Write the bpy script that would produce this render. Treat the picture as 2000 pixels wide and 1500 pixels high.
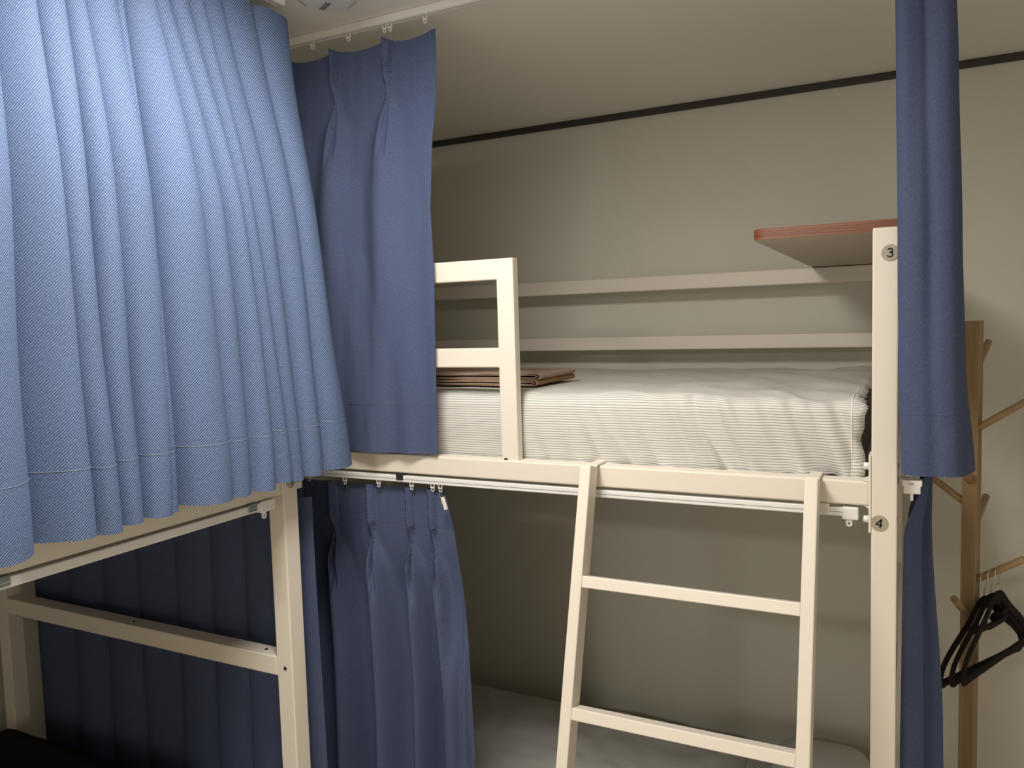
import bpy, bmesh, math, random
import numpy as np
from mathutils import Vector, Matrix, noise as mnoise

for o in list(bpy.data.objects):
    bpy.data.objects.remove(o, do_unlink=True)
scene = bpy.context.scene
COL = scene.collection
H = 1.80            # eye level above the floor; every z below is given relative to it
PI = math.pi
random.seed(4)

# ------------------------------------------------------------------ camera
def cam_matrix(yaw, pitch, roll):
    y, p, r = (math.radians(a) for a in (yaw, pitch, roll))
    B = np.array([[1, 0, 0], [0, 0, -1], [0, 1, 0]], float)
    Ry = np.array([[math.cos(y), math.sin(y), 0], [-math.sin(y), math.cos(y), 0], [0, 0, 1]])
    Rx = np.array([[1, 0, 0], [0, math.cos(p), -math.sin(p)], [0, math.sin(p), math.cos(p)]])
    Rz = np.array([[math.cos(r), -math.sin(r), 0], [math.sin(r), math.cos(r), 0], [0, 0, 1]])
    return Rz @ Rx @ B @ Ry
M = cam_matrix(26.865, 4.356, -1.675)
cam = bpy.data.cameras.new('camera'); camo = bpy.data.objects.new('camera', cam); COL.objects.link(camo)
cam.sensor_width = 36.0; cam.sensor_fit = 'HORIZONTAL'; cam.lens = 36.0 * 1547.75 / 2000.0
cam.clip_start = 0.02
m4 = Matrix.Identity(4)
for i in range(3):
    m4[i][0] = M[0][i]; m4[i][1] = -M[1][i]; m4[i][2] = -M[2][i]
m4.translation = Vector((0, 0, H))
camo.matrix_world = m4
scene.camera = camo

# ------------------------------------------------------------------ world, light, exposure
w = bpy.data.worlds.new('world'); scene.world = w; w.use_nodes = True
w.node_tree.nodes['Background'].inputs[0].default_value = (0.5, 0.5, 0.5, 1)
w.node_tree.nodes['Background'].inputs[1].default_value = 0.05
LAMP_POS = (-0.80, 0.95); LAMP_R = 0.24; LAMP_STRENGTH = 35.5; LAMP_COL = (1.0, 0.955, 0.88, 1)
FILL_LAMP_POS = (-0.80, -1.90); FILL_LAMP_STRENGTH = 62.0      # added fill lamp, unseen behind the camera, to lift the shadows
vs = scene.view_settings
scene.display_settings.display_device = 'sRGB'
vs.view_transform = 'Standard'; vs.look = 'None'; vs.gamma = 1.0; vs.use_curve_mapping = False
vs.exposure = 0.38

# ------------------------------------------------------------------ materials
def lin(r, g, b):
    f = lambda c: (c / 255 / 12.92) if c / 255 <= 0.04045 else ((c / 255 + 0.055) / 1.055) ** 2.4
    return (f(r), f(g), f(b), 1)
class Nt:
    def __init__(s, name):
        s.m = bpy.data.materials.new(name); s.m.use_nodes = True; s.t = s.m.node_tree; s.b = s.t.nodes['Principled BSDF']
    def n(s, typ, **kw):
        nd = s.t.nodes.new(typ)
        for k, v in kw.items():
            if k.startswith('i_'):
                key = k[2:]; key = int(key) if key.isdigit() else key.replace('_', ' ')
                nd.inputs[key].default_value = v
            else: setattr(nd, k, v)
        return nd
    def l(s, a, b): s.t.links.new(a, b)
def paint(name, col, rough=0.5, bump=0.0, bscale=200.0, var=0.04, vscale=6.0, spec=0.5, metal=0.0):
    k = Nt(name); b = k.b
    b.inputs['Roughness'].default_value = rough; b.inputs['Specular IOR Level'].default_value = spec; b.inputs['Metallic'].default_value = metal
    tc = k.n('ShaderNodeTexCoord'); nz = k.n('ShaderNodeTexNoise', i_Scale=vscale, i_Detail=4.0); k.l(tc.outputs['Object'], nz.inputs['Vector'])
    mx = k.n('ShaderNodeMix', data_type='RGBA')
    mx.inputs[6].default_value = tuple(c * (1 - var) for c in col[:3]) + (1,); mx.inputs[7].default_value = tuple(min(1, c * (1 + var)) for c in col[:3]) + (1,)
    k.l(nz.outputs[0], mx.inputs[0]); k.l(mx.outputs[2], b.inputs['Base Color'])
    if bump:
        n2 = k.n('ShaderNodeTexNoise', i_Scale=bscale, i_Detail=3.0); k.l(tc.outputs['Object'], n2.inputs['Vector'])
        bp = k.n('ShaderNodeBump', i_Strength=bump, i_Distance=0.002); k.l(n2.outputs[0], bp.inputs['Height']); k.l(bp.outputs[0], b.inputs['Normal'])
    return k.m
def twill(name, dark, light, period=0.0036):
    k = Nt(name); b = k.b
    b.inputs['Roughness'].default_value = 0.8; b.inputs['Specular IOR Level'].default_value = 0.25
    uv = k.n('ShaderNodeUVMap')
    dt = k.n('ShaderNodeVectorMath', operation='DOT_PRODUCT'); a = math.radians(-42)
    dt.inputs[1].default_value = (math.cos(a), math.sin(a), 0); k.l(uv.outputs[0], dt.inputs[0])
    ml = k.n('ShaderNodeMath', operation='MULTIPLY'); ml.inputs[1].default_value = 2 * PI / period; k.l(dt.outputs['Value'], ml.inputs[0])
    sn = k.n('ShaderNodeMath', operation='SINE'); k.l(ml.outputs[0], sn.inputs[0])
    mp = k.n('ShaderNodeMapping'); mp.inputs['Scale'].default_value = (500, 160, 1); k.l(uv.outputs[0], mp.inputs[0])
    nz = k.n('ShaderNodeTexNoise', i_Scale=1.0, i_Detail=2.0); k.l(mp.outputs[0], nz.inputs['Vector'])
    rg = k.n('ShaderNodeMapRange'); rg.inputs[1].default_value = -1; rg.inputs[2].default_value = 1; k.l(sn.outputs[0], rg.inputs[0])
    mu = k.n('ShaderNodeMath', operation='MULTIPLY'); k.l(rg.outputs[0], mu.inputs[0]); k.l(nz.outputs[0], mu.inputs[1])
    m2 = k.n('ShaderNodeMath', operation='MULTIPLY', use_clamp=True); m2.inputs[1].default_value = 1.7; k.l(mu.outputs[0], m2.inputs[0])
    mx = k.n('ShaderNodeMix', data_type='RGBA'); mx.inputs[6].default_value = dark; mx.inputs[7].default_value = light
    k.l(m2.outputs[0], mx.inputs[0]); k.l(mx.outputs[2], b.inputs['Base Color'])
    bp = k.n('ShaderNodeBump', i_Strength=0.35, i_Distance=0.0008); k.l(rg.outputs[0], bp.inputs['Height']); k.l(bp.outputs[0], b.inputs['Normal'])
    return k.m
def stripes(name, base, line, period):
    k = Nt(name); b = k.b; b.inputs['Roughness'].default_value = 0.9; b.inputs['Specular IOR Level'].default_value = 0.15
    uv = k.n('ShaderNodeUVMap'); sp = k.n('ShaderNodeSeparateXYZ'); k.l(uv.outputs[0], sp.inputs[0])
    ml = k.n('ShaderNodeMath', operation='MULTIPLY'); ml.inputs[1].default_value = 2 * PI / period; k.l(sp.outputs[1], ml.inputs[0])
    sn = k.n('ShaderNodeMath', operation='SINE'); k.l(ml.outputs[0], sn.inputs[0])
    rg = k.n('ShaderNodeMapRange', interpolation_type='SMOOTHSTEP'); rg.inputs[1].default_value = 0.0; rg.inputs[2].default_value = 0.7; k.l(sn.outputs[0], rg.inputs[0])
    nz = k.n('ShaderNodeTexNoise', i_Scale=900.0, i_Detail=1.0); k.l(uv.outputs[0], nz.inputs['Vector'])
    mu = k.n('ShaderNodeMath', operation='MULTIPLY'); k.l(rg.outputs[0], mu.inputs[0])
    r2 = k.n('ShaderNodeMapRange'); r2.inputs[1].default_value = 0.3; r2.inputs[2].default_value = 0.7; r2.inputs[3].default_value = 0.75; r2.inputs[4].default_value = 1.0
    k.l(nz.outputs[0], r2.inputs[0]); k.l(r2.outputs[0], mu.inputs[1])
    mx = k.n('ShaderNodeMix', data_type='RGBA'); mx.inputs[6].default_value = base; mx.inputs[7].default_value = line
    k.l(mu.outputs[0], mx.inputs[0]); k.l(mx.outputs[2], b.inputs['Base Color'])
    return k.m
def wood(name, c1, c2, scale, axis, rough=0.45, ring=6.0):
    k = Nt(name); b = k.b; b.inputs['Roughness'].default_value = rough
    tc = k.n('ShaderNodeTexCoord'); mp = k.n('ShaderNodeMapping'); mp.inputs['Scale'].default_value = tuple(scale[i] for i in range(3)); k.l(tc.outputs['Object'], mp.inputs[0])
    nz = k.n('ShaderNodeTexNoise', i_Scale=1.0, i_Detail=5.0, i_Roughness=0.6); k.l(mp.outputs[0], nz.inputs['Vector'])
    rp = k.n('ShaderNodeValToRGB'); rp.color_ramp.elements[0].position = 0.32; rp.color_ramp.elements[1].position = 0.68
    rp.color_ramp.elements[0].color = c1; rp.color_ramp.elements[1].color = c2
    k.l(nz.outputs[0], rp.inputs[0]); k.l(rp.outputs[0], b.inputs['Base Color'])
    return k.m

MAT = dict(
    wall=paint('wall_paint', (0.70, 0.675, 0.59, 1), 0.85, 0.25, 260, 0.05, 3.0, 0.2),
    wall_white=paint('white_wall_paint', (0.82, 0.80, 0.74, 1), 0.85, 0.2, 260, 0.03, 3.0, 0.2),
    ceiling=paint('ceiling_paint', (0.87, 0.84, 0.765, 1), 0.9, 0.15, 200, 0.04, 2.0, 0.2),
    floor=wood('floor_boards', (0.62, 0.55, 0.44, 1), (0.72, 0.65, 0.54, 1), (18, 1.5, 1), 0, 0.5),
    strip=paint('dark_trim', (0.045, 0.040, 0.037, 1), 0.6),
    cream=paint('cream_powder_coat', (0.785, 0.715, 0.62, 1), 0.38, 0.06, 700, 0.02, 5.0, 0.4),
    white=paint('white_plastic', (0.82, 0.80, 0.76, 1), 0.35, 0, 0, 0.02),
    alu=paint('white_aluminium', (0.80, 0.79, 0.77, 1), 0.3, 0, 0, 0.02),
    clip=paint('grey_clip', (0.25, 0.33, 0.33, 1), 0.3, 0, 0, 0.1, 60, 0.5, 0.6),
    steel=paint('bright_steel', (0.6, 0.58, 0.55, 1), 0.3, 0, 0, 0.05, 20, 0.5, 0.9),
    blackc=paint('black_clip', (0.02, 0.02, 0.02, 1), 0.4),
    hole=paint('dark_hole', (0.012, 0.009, 0.007, 1), 0.9),
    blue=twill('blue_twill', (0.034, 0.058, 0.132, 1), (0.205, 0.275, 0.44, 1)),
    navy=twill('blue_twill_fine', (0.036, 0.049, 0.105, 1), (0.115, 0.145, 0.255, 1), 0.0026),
    thread_dark=paint('navy_thread', (0.07, 0.085, 0.14, 1), 0.7),
    thread=paint('blue_thread', (0.19, 0.23, 0.32, 1), 0.7),
    tag=paint('paper_tag', (0.78, 0.72, 0.66, 1), 0.7, 0, 0, 0.08, 60),
    sheet=stripes('striped_cotton', (0.70, 0.685, 0.635, 1), (0.33, 0.325, 0.31, 1), 0.0062),
    hemw=paint('white_piping', (0.80, 0.79, 0.74, 1), 0.8),
    plum=paint('dark_mattress', (0.055, 0.042, 0.05, 1), 0.9, 0.3, 300, 0.1, 20),
    board=paint('bed_board', (0.45, 0.40, 0.32, 1), 0.8),
    linen=paint('grey_linen', (0.50, 0.49, 0.47, 1), 0.9, 0.2, 400, 0.05, 8, 0.15),
    linen2=paint('pale_linen', (0.62, 0.61, 0.58, 1), 0.9, 0.2, 400, 0.05, 8, 0.15),
    black_cloth=paint('black_blanket', (0.02, 0.018, 0.017, 1), 0.95, 0.3, 300, 0.2, 20, 0.1),
    towel1=paint('taupe_towel', (0.43, 0.31, 0.245, 1), 0.95, 0.8, 700, 0.18, 60, 0.1),
    towel2=paint('tan_towel', (0.42, 0.27, 0.15, 1), 0.95, 0.8, 700, 0.2, 60, 0.1),
    towel_gap=paint('towel_gap_shade', (0.16, 0.09, 0.08, 1), 0.95, 0.8, 700, 0.18, 60, 0.1),  # dark plum paints the shade in the gap between towel layers
    under=paint('shelf_underside', (0.46, 0.38, 0.30, 1), 0.6, 0, 0, 0.08, 10),
    edge=wood('rosewood_edge', (0.13, 0.036, 0.016, 1), (0.24, 0.080, 0.040, 1), (3, 3, 160), 0, 0.3),
    top=wood('rosewood_top', (0.16, 0.04, 0.02, 1), (0.30, 0.09, 0.05, 1), (3, 60, 3), 0, 0.35),
    plaque=paint('brushed_plaque', (0.40, 0.355, 0.29, 1), 0.4, 0.2, 900, 0.08, 120, 0.5, 0.3),
    ink=paint('black_ink', (0.012, 0.011, 0.010, 1), 0.6),
    pine=wood('pine', (0.27, 0.165, 0.075, 1), (0.38, 0.25, 0.125, 1), (40, 40, 3), 2, 0.5),
    pine2=wood('pine_dowel', (0.33, 0.215, 0.105, 1), (0.45, 0.31, 0.165, 1), (25, 25, 25), 2, 0.5),
    velvet=paint('black_velvet', (0.020, 0.013, 0.013, 1), 0.85, 0.3, 500, 0.2, 40, 0.2),
    detector=paint('detector_plastic', (0.75, 0.73, 0.69, 1), 0.5),
    grey=paint('grey_plastic', (0.25, 0.24, 0.22, 1), 0.5),
)
for nm, st in (('glow', LAMP_STRENGTH), ('glow_fill', FILL_LAMP_STRENGTH)):
    k = Nt('lamp_diffuser'); k.b.inputs['Emission Color'].default_value = LAMP_COL; k.b.inputs['Emission Strength'].default_value = st
    MAT[nm] = k.m

# ------------------------------------------------------------------ helpers
def thing(name, label, cat, loc, group=None, rotz=0.0):
    o = bpy.data.objects.new(name, None); COL.objects.link(o); o.empty_display_size = 0.1
    o.location = (loc[0], loc[1], loc[2] + H); o.rotation_euler = (0, 0, rotz)
    o['label'] = label; o['category'] = cat
    if group: o['group'] = group
    return o
def root_loc(p):
    v = Vector((0, 0, 0))
    while p: v = v + p.location; p = p.parent
    return v
def mk(name, verts, faces, mat, parent=None, smooth=False, label=None, uv=None):
    """verts in room coordinates (z relative to eye level)"""
    off = Vector((0, 0, H)) - (root_loc(parent) if parent else Vector((0, 0, 0)))
    me = bpy.data.meshes.new(name)
    me.from_pydata([(v[0] + off.x, v[1] + off.y, v[2] + off.z) for v in verts], [], faces)
    if uv is not None:
        ul = me.uv_layers.new(name='UVMap')
        idx = np.empty(len(me.loops), dtype=np.int32); me.loops.foreach_get('vertex_index', idx)
        ul.data.foreach_set('uv', np.asarray(uv, dtype=np.float32)[idx].ravel())
    me.materials.append(MAT[mat])
    if smooth: me.polygons.foreach_set('use_smooth', [True] * len(me.polygons))
    me.update()
    o = bpy.data.objects.new(name, me); COL.objects.link(o)
    if parent: o.parent = parent
    if label: o['label'] = label
    return o
def tag(o, label, cat=None, group=None, kind=None):
    if label: o['label'] = label
    if cat: o['category'] = cat
    if group: o['group'] = group
    if kind: o['kind'] = kind
    return o
def bm_out(bm):
    bm.verts.index_update()
    v = [tuple(x.co) for x in bm.verts]; f = [[x.index for x in fc.verts] for fc in bm.faces]; bm.free(); return v, f
def box_geo(lo, hi, bev=0.0, seg=2):
    bm = bmesh.new(); bmesh.ops.create_cube(bm, size=1.0)
    for v in bm.verts:
        v.co = Vector([lo[i] + (v.co[i] + 0.5) * (hi[i] - lo[i]) for i in range(3)])
    if bev: bmesh.ops.bevel(bm, geom=list(bm.edges), offset=bev, segments=seg, affect='EDGES', profile=0.5)
    return bm_out(bm)
def box(name, lo, hi, mat, parent=None, bev=0.0, label=None, xf=None):
    v, f = box_geo(lo, hi, bev)
    if xf: v = [tuple(xf(Vector(q))) for q in v]
    return mk(name, v, f, mat, parent, label=label)
def cyl_geo(p0, p1, r0, r1=None, n=16, bev=0.0):
    r1 = r0 if r1 is None else r1
    p0, p1 = Vector(p0), Vector(p1); d = (p1 - p0).normalized()
    a = d.orthogonal().normalized(); b = d.cross(a)
    rings = [(p0, r0), (p1, r1)]
    if bev:
        rings = [(p0, r0 - bev), (p0 + d * bev, r0), (p1 - d * bev, r1), (p1, r1 - bev)]
    v = []
    for c, r in rings:
        for i in range(n):
            t = 2 * PI * i / n; v.append(tuple(c + a * (r * math.cos(t)) + b * (r * math.sin(t))))
    f = []
    for k_ in range(len(rings) - 1):
        for i in range(n):
            f.append((k_ * n + i, k_ * n + (i + 1) % n, (k_ + 1) * n + (i + 1) % n, (k_ + 1) * n + i))
    f.append(tuple(range(n))[::-1]); f.append(tuple((len(rings) - 1) * n + i for i in range(n)))
    return v, f
def cyl(name, p0, p1, r, mat, parent=None, n=16, bev=0.0, r1=None, label=None):
    v, f = cyl_geo(p0, p1, r, r1, n, bev)
    o = mk(name, v, f, mat, parent, label=label)
    o.data.polygons.foreach_set('use_smooth', [len(p.vertices) == 4 for p in o.data.polygons])
    return o
def sweep_geo(pts, ra, rb, ref, closed=False, n=10):
    """sweep an ellipse (ra along ref, rb across) along pts"""
    P = [Vector(p) for p in pts]; N = len(P); v = []; f = []; ref = Vector(ref)
    for i in range(N):
        a = P[(i - 1) % N] if (closed or i > 0) else P[i]; b = P[(i + 1) % N] if (closed or i < N - 1) else P[i]
        d = (b - a).normalized(); u = (ref - d * ref.dot(d)).normalized(); q = d.cross(u)
        for j in range(n):
            t = 2 * PI * j / n; v.append(tuple(P[i] + u * (ra * math.cos(t)) + q * (rb * math.sin(t))))
    for i in range(N if closed else N - 1):
        for j in range(n):
            i2 = (i + 1) % N
            f.append((i * n + j, i * n + (j + 1) % n, i2 * n + (j + 1) % n, i2 * n + j))
    if not closed:
        f.append(tuple(range(n))[::-1]); f.append(tuple((N - 1) * n + j for j in range(n)))
    return v, f
def join_geo(*gs):
    V = []; F = []
    for v, f in gs:
        o = len(V); V += list(v); F += [tuple(i + o for i in q) for q in f]
    return V, F
def catmull(pts, per=8, closed=False):
    P = [np.array(p, float) for p in pts]; N = len(P); out = []
    for i in range(N if closed else N - 1):
        g = lambda j: P[j % N] if closed else P[min(max(j, 0), N - 1)]
        p0, p1, p2, p3 = g(i - 1), g(i), g(i + 1), g(i + 2)
        for s in range(per):
            t = s / per
            out.append(0.5 * ((2 * p1) + (-p0 + p2) * t + (2 * p0 - 5 * p1 + 4 * p2 - p3) * t * t + (-p0 + 3 * p1 - 3 * p2 + p3) * t ** 3))
    if not closed: out.append(P[-1])
    return np.array(out)
def grid_obj(name, P, mat, parent, UV=None, thick=0.0016, smooth=True, offset=0.0):
    nr, nc = P.shape[:2]
    idx = np.arange(nr * nc).reshape(nr, nc)
    F = np.stack([idx[:-1, :-1], idx[1:, :-1], idx[1:, 1:], idx[:-1, 1:]], -1).reshape(-1, 4)
    o = mk(name, [tuple(p) for p in P.reshape(-1, 3)], [tuple(int(i) for i in q) for q in F], mat, parent, smooth,
           uv=None if UV is None else UV.reshape(-1, 2))
    if thick:
        md = o.modifiers.new('cloth_thickness', 'SOLIDIFY'); md.thickness = thick; md.offset = offset
        es = o.modifiers.new('crisp_edges', 'EDGE_SPLIT'); es.split_angle = math.radians(65)
    return o
def smooth01(x): x = np.clip(x, 0, 1); return x * x * (3 - 2 * x)
def nz(x, y, z=0.0): return mnoise.noise(Vector((x, y, z)))

# ------------------------------------------------------------------ the room
ZF = -1.80; ZC = 0.785
XL, XR, YF, YB = -2.68, 1.05, -3.00, 2.95
def struct(o): o['kind'] = 'structure'; return o
struct(box('floor', (XL - .1, YF - .1, ZF - 0.1), (XR + .1, YB + .1, ZF), 'floor'))
struct(box('ceiling', (XL - .1, YF - .1, ZC), (XR + .1, YB + .1, ZC + 0.1), 'ceiling'))
struct(box('wall_back', (XL - .1, YB, ZF), (XR + .1, YB + 0.1, ZC), 'wall'))
struct(box('wall_left', (XL - 0.1, YF, ZF), (XL, YB, ZC), 'wall'))
struct(box('wall_right', (XR, YF, ZF), (XR + 0.1, YB, ZC), 'wall_white'))
struct(box('wall_front', (XL, YF - 0.1, ZF), (XR, YF, ZC), 'wall_white'))
struct(box('trim_1', (XL, YB - 0.010, ZC - 0.0245), (XR, YB, ZC), 'strip', bev=0.002))

# lamp on the ceiling between the two bunks
def ceiling_lamp(pos, label, glow):
    L = thing('ceiling_lamp', label, 'lamp', (pos[0], pos[1], ZC - 0.075))
    cyl('housing', (*pos, ZC - 0.018), (*pos, ZC), LAMP_R + 0.015, 'white', L, 48, 0.004)
    V = []; F = []; n = 40; m = 8; dep = 0.014
    for j in range(m):
        a = PI / 2 * j / m; r = LAMP_R * math.cos(a) ** 0.6; z = ZC - 0.018 - dep * math.sin(a)
        V += [(pos[0] + r * math.cos(2 * PI * i / n), pos[1] + r * math.sin(2 * PI * i / n), z) for i in range(n)]
    V.append((pos[0], pos[1], ZC - 0.018 - dep))
    for j in range(m - 1):
        F += [(j * n + i, (j + 1) * n + i, (j + 1) * n + (i + 1) % n, j * n + (i + 1) % n) for i in range(n)]
    F += [((m - 1) * n + i, m * n, (m - 1) * n + (i + 1) % n) for i in range(n)]
    mk('diffuser', V, F, glow, L, True)
ceiling_lamp(LAMP_POS, 'round white ceiling lamp above the aisle between the two bunks', 'glow')
ceiling_lamp(FILL_LAMP_POS, 'added round fill lamp on the ceiling behind the camera', 'glow_fill')

# smoke detector
D = (-1.232, 1.530)
S = thing('smoke_detector', 'round white smoke detector on the ceiling with a grey slot', 'detector', (*D, ZC - 0.035))
cyl('base', (*D, ZC - 0.012), (*D, ZC), 0.075, 'detector', S, 48, 0.003)
cyl('dome', (*D, ZC - 0.026), (*D, ZC - 0.010), 0.056, 'detector', S, 48, 0.006, r1=0.066)
def rot_xf(c, a):
    ca, sa = math.cos(a), math.sin(a)
    return lambda q: Vector((c[0] + (q.x - c[0]) * ca - (q.y - c[1]) * sa, c[1] + (q.x - c[0]) * sa + (q.y - c[1]) * ca, q.z))
box('slot', (D[0] - 0.035, D[1] - 0.007, ZC - 0.0275), (D[0] + 0.012, D[1] + 0.007, ZC - 0.024), 'grey', S, 0.001, xf=rot_xf(D, -0.5))

# ------------------------------------------------------------------ numbers on the posts
def text_geo(ch, h, sw):
    """plain bold digit drawn with square strokes, height h, stroke width sw, centred"""
    k_ = h / 2 - sw / 2
    def bar(p, q, ext=0.5):
        p, q = np.array(p), np.array(q); d = (q - p) / np.linalg.norm(q - p); n = np.array([-d[1], d[0]]) * sw / 2; p = p - d * sw * ext; q = q + d * sw * ext
        c = [p + n, p - n, q - n, q + n]; v = [(x, y, z) for z in (0, 0.0003) for x, y in c]
        return v, [(0, 1, 2, 3), (7, 6, 5, 4), (0, 4, 5, 1), (1, 5, 6, 2), (2, 6, 7, 3), (3, 7, 4, 0)]
    def arc(cx, cy, rx, ry, a0, a1, n=16):
        pts = [(math.radians(a0 + (a1 - a0) * i / n)) for i in range(n + 1)]; v = []; f = []
        for z in (0, 0.0003):
            for t in pts:
                for e in (-1, 1): v.append((cx + (rx + e * sw / 2) * math.cos(t), cy + (ry + e * sw / 2) * math.sin(t), z))
        m = 2 * (n + 1)
        for i in range(n):
            q = 2 * i
            f += [(q, q + 2, q + 3, q + 1), (m + q, m + q + 1, m + q + 3, m + q + 2), (q, m + q, m + q + 2, q + 2), (q + 1, q + 3, m + q + 3, m + q + 1)]
        return v, f
    if ch == '3':
        ry1, ry2 = k_ * 0.46, k_ * 0.54
        return join_geo(arc(-0.0002, k_ - ry1, ry1 * 1.12, ry1, 165, -90), arc(-0.0002, -k_ + ry2, ry2 * 1.10, ry2, 90, -160), bar((-0.0014, k_ - 2 * ry1), (0.0008, k_ - 2 * ry1), 0))
    if ch == '4':
        x = k_ * 0.34
        return join_geo(bar((x, k_), (x, -k_)), bar((-k_ * 0.72, -k_ * 0.42), (k_ * 0.72, -k_ * 0.42), 0.2), bar((-k_ * 0.70, -k_ * 0.36), (x - sw * 0.1, k_ * 0.96), 0.1))
    return join_geo(bar((0.0005, k_), (0.0005, -k_)), bar((-k_ * 0.45, k_ * 0.50), (0.0, k_ * 0.88), 0.2))
def plaque(parent, c, ch, face, tilt=0.0, dx=0.0):
    """face 'y': on a face looking to -Y; 'x': on a face looking to +X"""
    c = Vector(c); n = Vector((0, -1, 0)) if face == 'y' else Vector((1, 0, 0)); r = Vector((1, 0, 0)) if face == 'y' else Vector((0, 1, 0))
    pl = cyl('number_plaque', c, c + n * 0.0016, 0.0163, 'plaque', parent, 40, 0.0004, label='round brushed number plaque')
    v, f = text_geo(ch, 0.0190, 0.0030)
    ct, st = math.cos(tilt), math.sin(tilt)
    vv = [tuple(c + n * (0.0018 + q[2]) + r * (q[0] * ct - q[1] * st + dx) + Vector((0, 0, 1)) * (q[0] * st + q[1] * ct)) for q in v]
    mk('number', vv, f, 'ink', pl, label='black printed number ' + ch)

# ------------------------------------------------------------------ bunk A along the back wall
RT, RB = -0.343, -0.394           # upper side rail top / bottom
PT = 0.167                        # top of the posts
A = thing('bunk_bed', 'cream steel bunk bed along the back wall, plaques 3 and 4 on its post', 'bunk bed', (-1.05, 2.3, ZF))
for (x0, x1) in ((-0.0725, -0.0245), (-2.12, -2.07)):
    for (y0, y1) in ((1.75, 1.80), (2.83, 2.88)):
        p = box('post', (x0, y0, ZF), (x1, y1, PT), 'cream', A, 0.003)
        box('post_cap', (x0 + .0005, y0 + .0005, PT - 0.0015), (x1 - .0005, y1 - .0005, PT + 0.0015), 'cream', p, 0.001)
box('side_rail', (-2.07, 1.752, RB), (-0.0765, 1.798, RT), 'cream', A, 0.004, label='front rail of the upper bunk')
box('side_rail', (-2.07, 2.832, RB), (-0.0725, 2.878, RT), 'cream', A, 0.004)
box('side_rail', (-2.07, 1.752, -1.66), (-0.0725, 1.798, -1.58), 'cream', A, 0.004)
box('side_rail', (-2.07, 2.832, -1.66), (-0.0725, 2.878, -1.58), 'cream', A, 0.004)
for z0, z1 in ((0.105, 0.157), (-0.111, -0.062)):
    box('rear_guard_bar', (-2.07, 2.83, z0), (-0.0725, 2.88, z1), 'cream', A, 0.004)
for x0, x1 in ((-0.070, -0.027), (-2.117, -2.073)):
    for z0, z1 in ((RB, RT), (-1.66, -1.60), (-0.86, -0.815)):
        box('end_bar', (x0, 1.80, z0), (x1, 2.83, z1), 'cream', A, 0.004)
# end plate of the rail with its bolts
pl = box('rail_plate', (-0.0775, 1.749, RB - 0.055), (-0.0723, 1.80, RT + 0.055), 'cream', A, 0.0015)
for z in (RT + 0.030, RB - 0.030):
    cyl('bolt', (-0.0875, 1.765, z), (-0.0775, 1.765, z), 0.0075, 'alu', pl, 12, 0.001)
    cyl('bolt', (-0.0245, 1.775, z), (-0.0205, 1.775, z), 0.008, 'cream', A, 12, 0.002)
# fillets where the rail meets its plate
def fillet(sign, z):
    n = 6; R_ = 0.012; pts = [(0, 0)]
    for i in range(n + 1):
        a = PI / 2 * i / n; pts.append((-R_ + R_ * math.sin(a), R_ - R_ * math.cos(a)))
    v = []; 
    for y in (1.753, 1.797):
        for px, pz in pts: v.append((-0.0765 + px, y, z + sign * pz))
    m = len(pts); f = [tuple(range(m)), tuple(range(2 * m - 1, m - 1, -1))] + [(i, (i + 1) % m, m + (i + 1) % m, m + i) for i in range(m)]
    mk('weld_fillet', v, f, 'cream', A)
fillet(1, RT); fillet(-1, RB)
# front guard at the left
g = box('guard_rail', (-0.926, 1.757, RT - 0.004), (-0.879, 1.786, 0.162), 'cream', A, 0.003, label='upright of the front guard rail')
box('guard_bar', (-2.07, 1.757, 0.110), (-0.924, 1.786, 0.162), 'cream', g, 0.003)
box('guard_bar', (-2.07, 1.757, -0.109), (-0.924, 1.786, -0.060), 'cream', g, 0.003)
box('drain_slot', (-0.918, 1.7562, RT + 0.001), (-0.908, 1.758, RT + 0.005), 'hole', g)
box('bed_board', (-2.07, 1.80, -0.392), (-0.0725, 2.83, -0.365), 'board', A)  # bed base as one solid unseen plate, added to block light
box('bed_board', (-2.07, 1.80, -1.655), (-0.0725, 2.83, -1.63), 'board', A)
plaque(A, (-0.0405, 1.75, 0.118), '3', 'y', -0.03)
plaque(A, (-0.0570, 1.75, -0.427), '4', 'y', -0.16)
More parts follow.
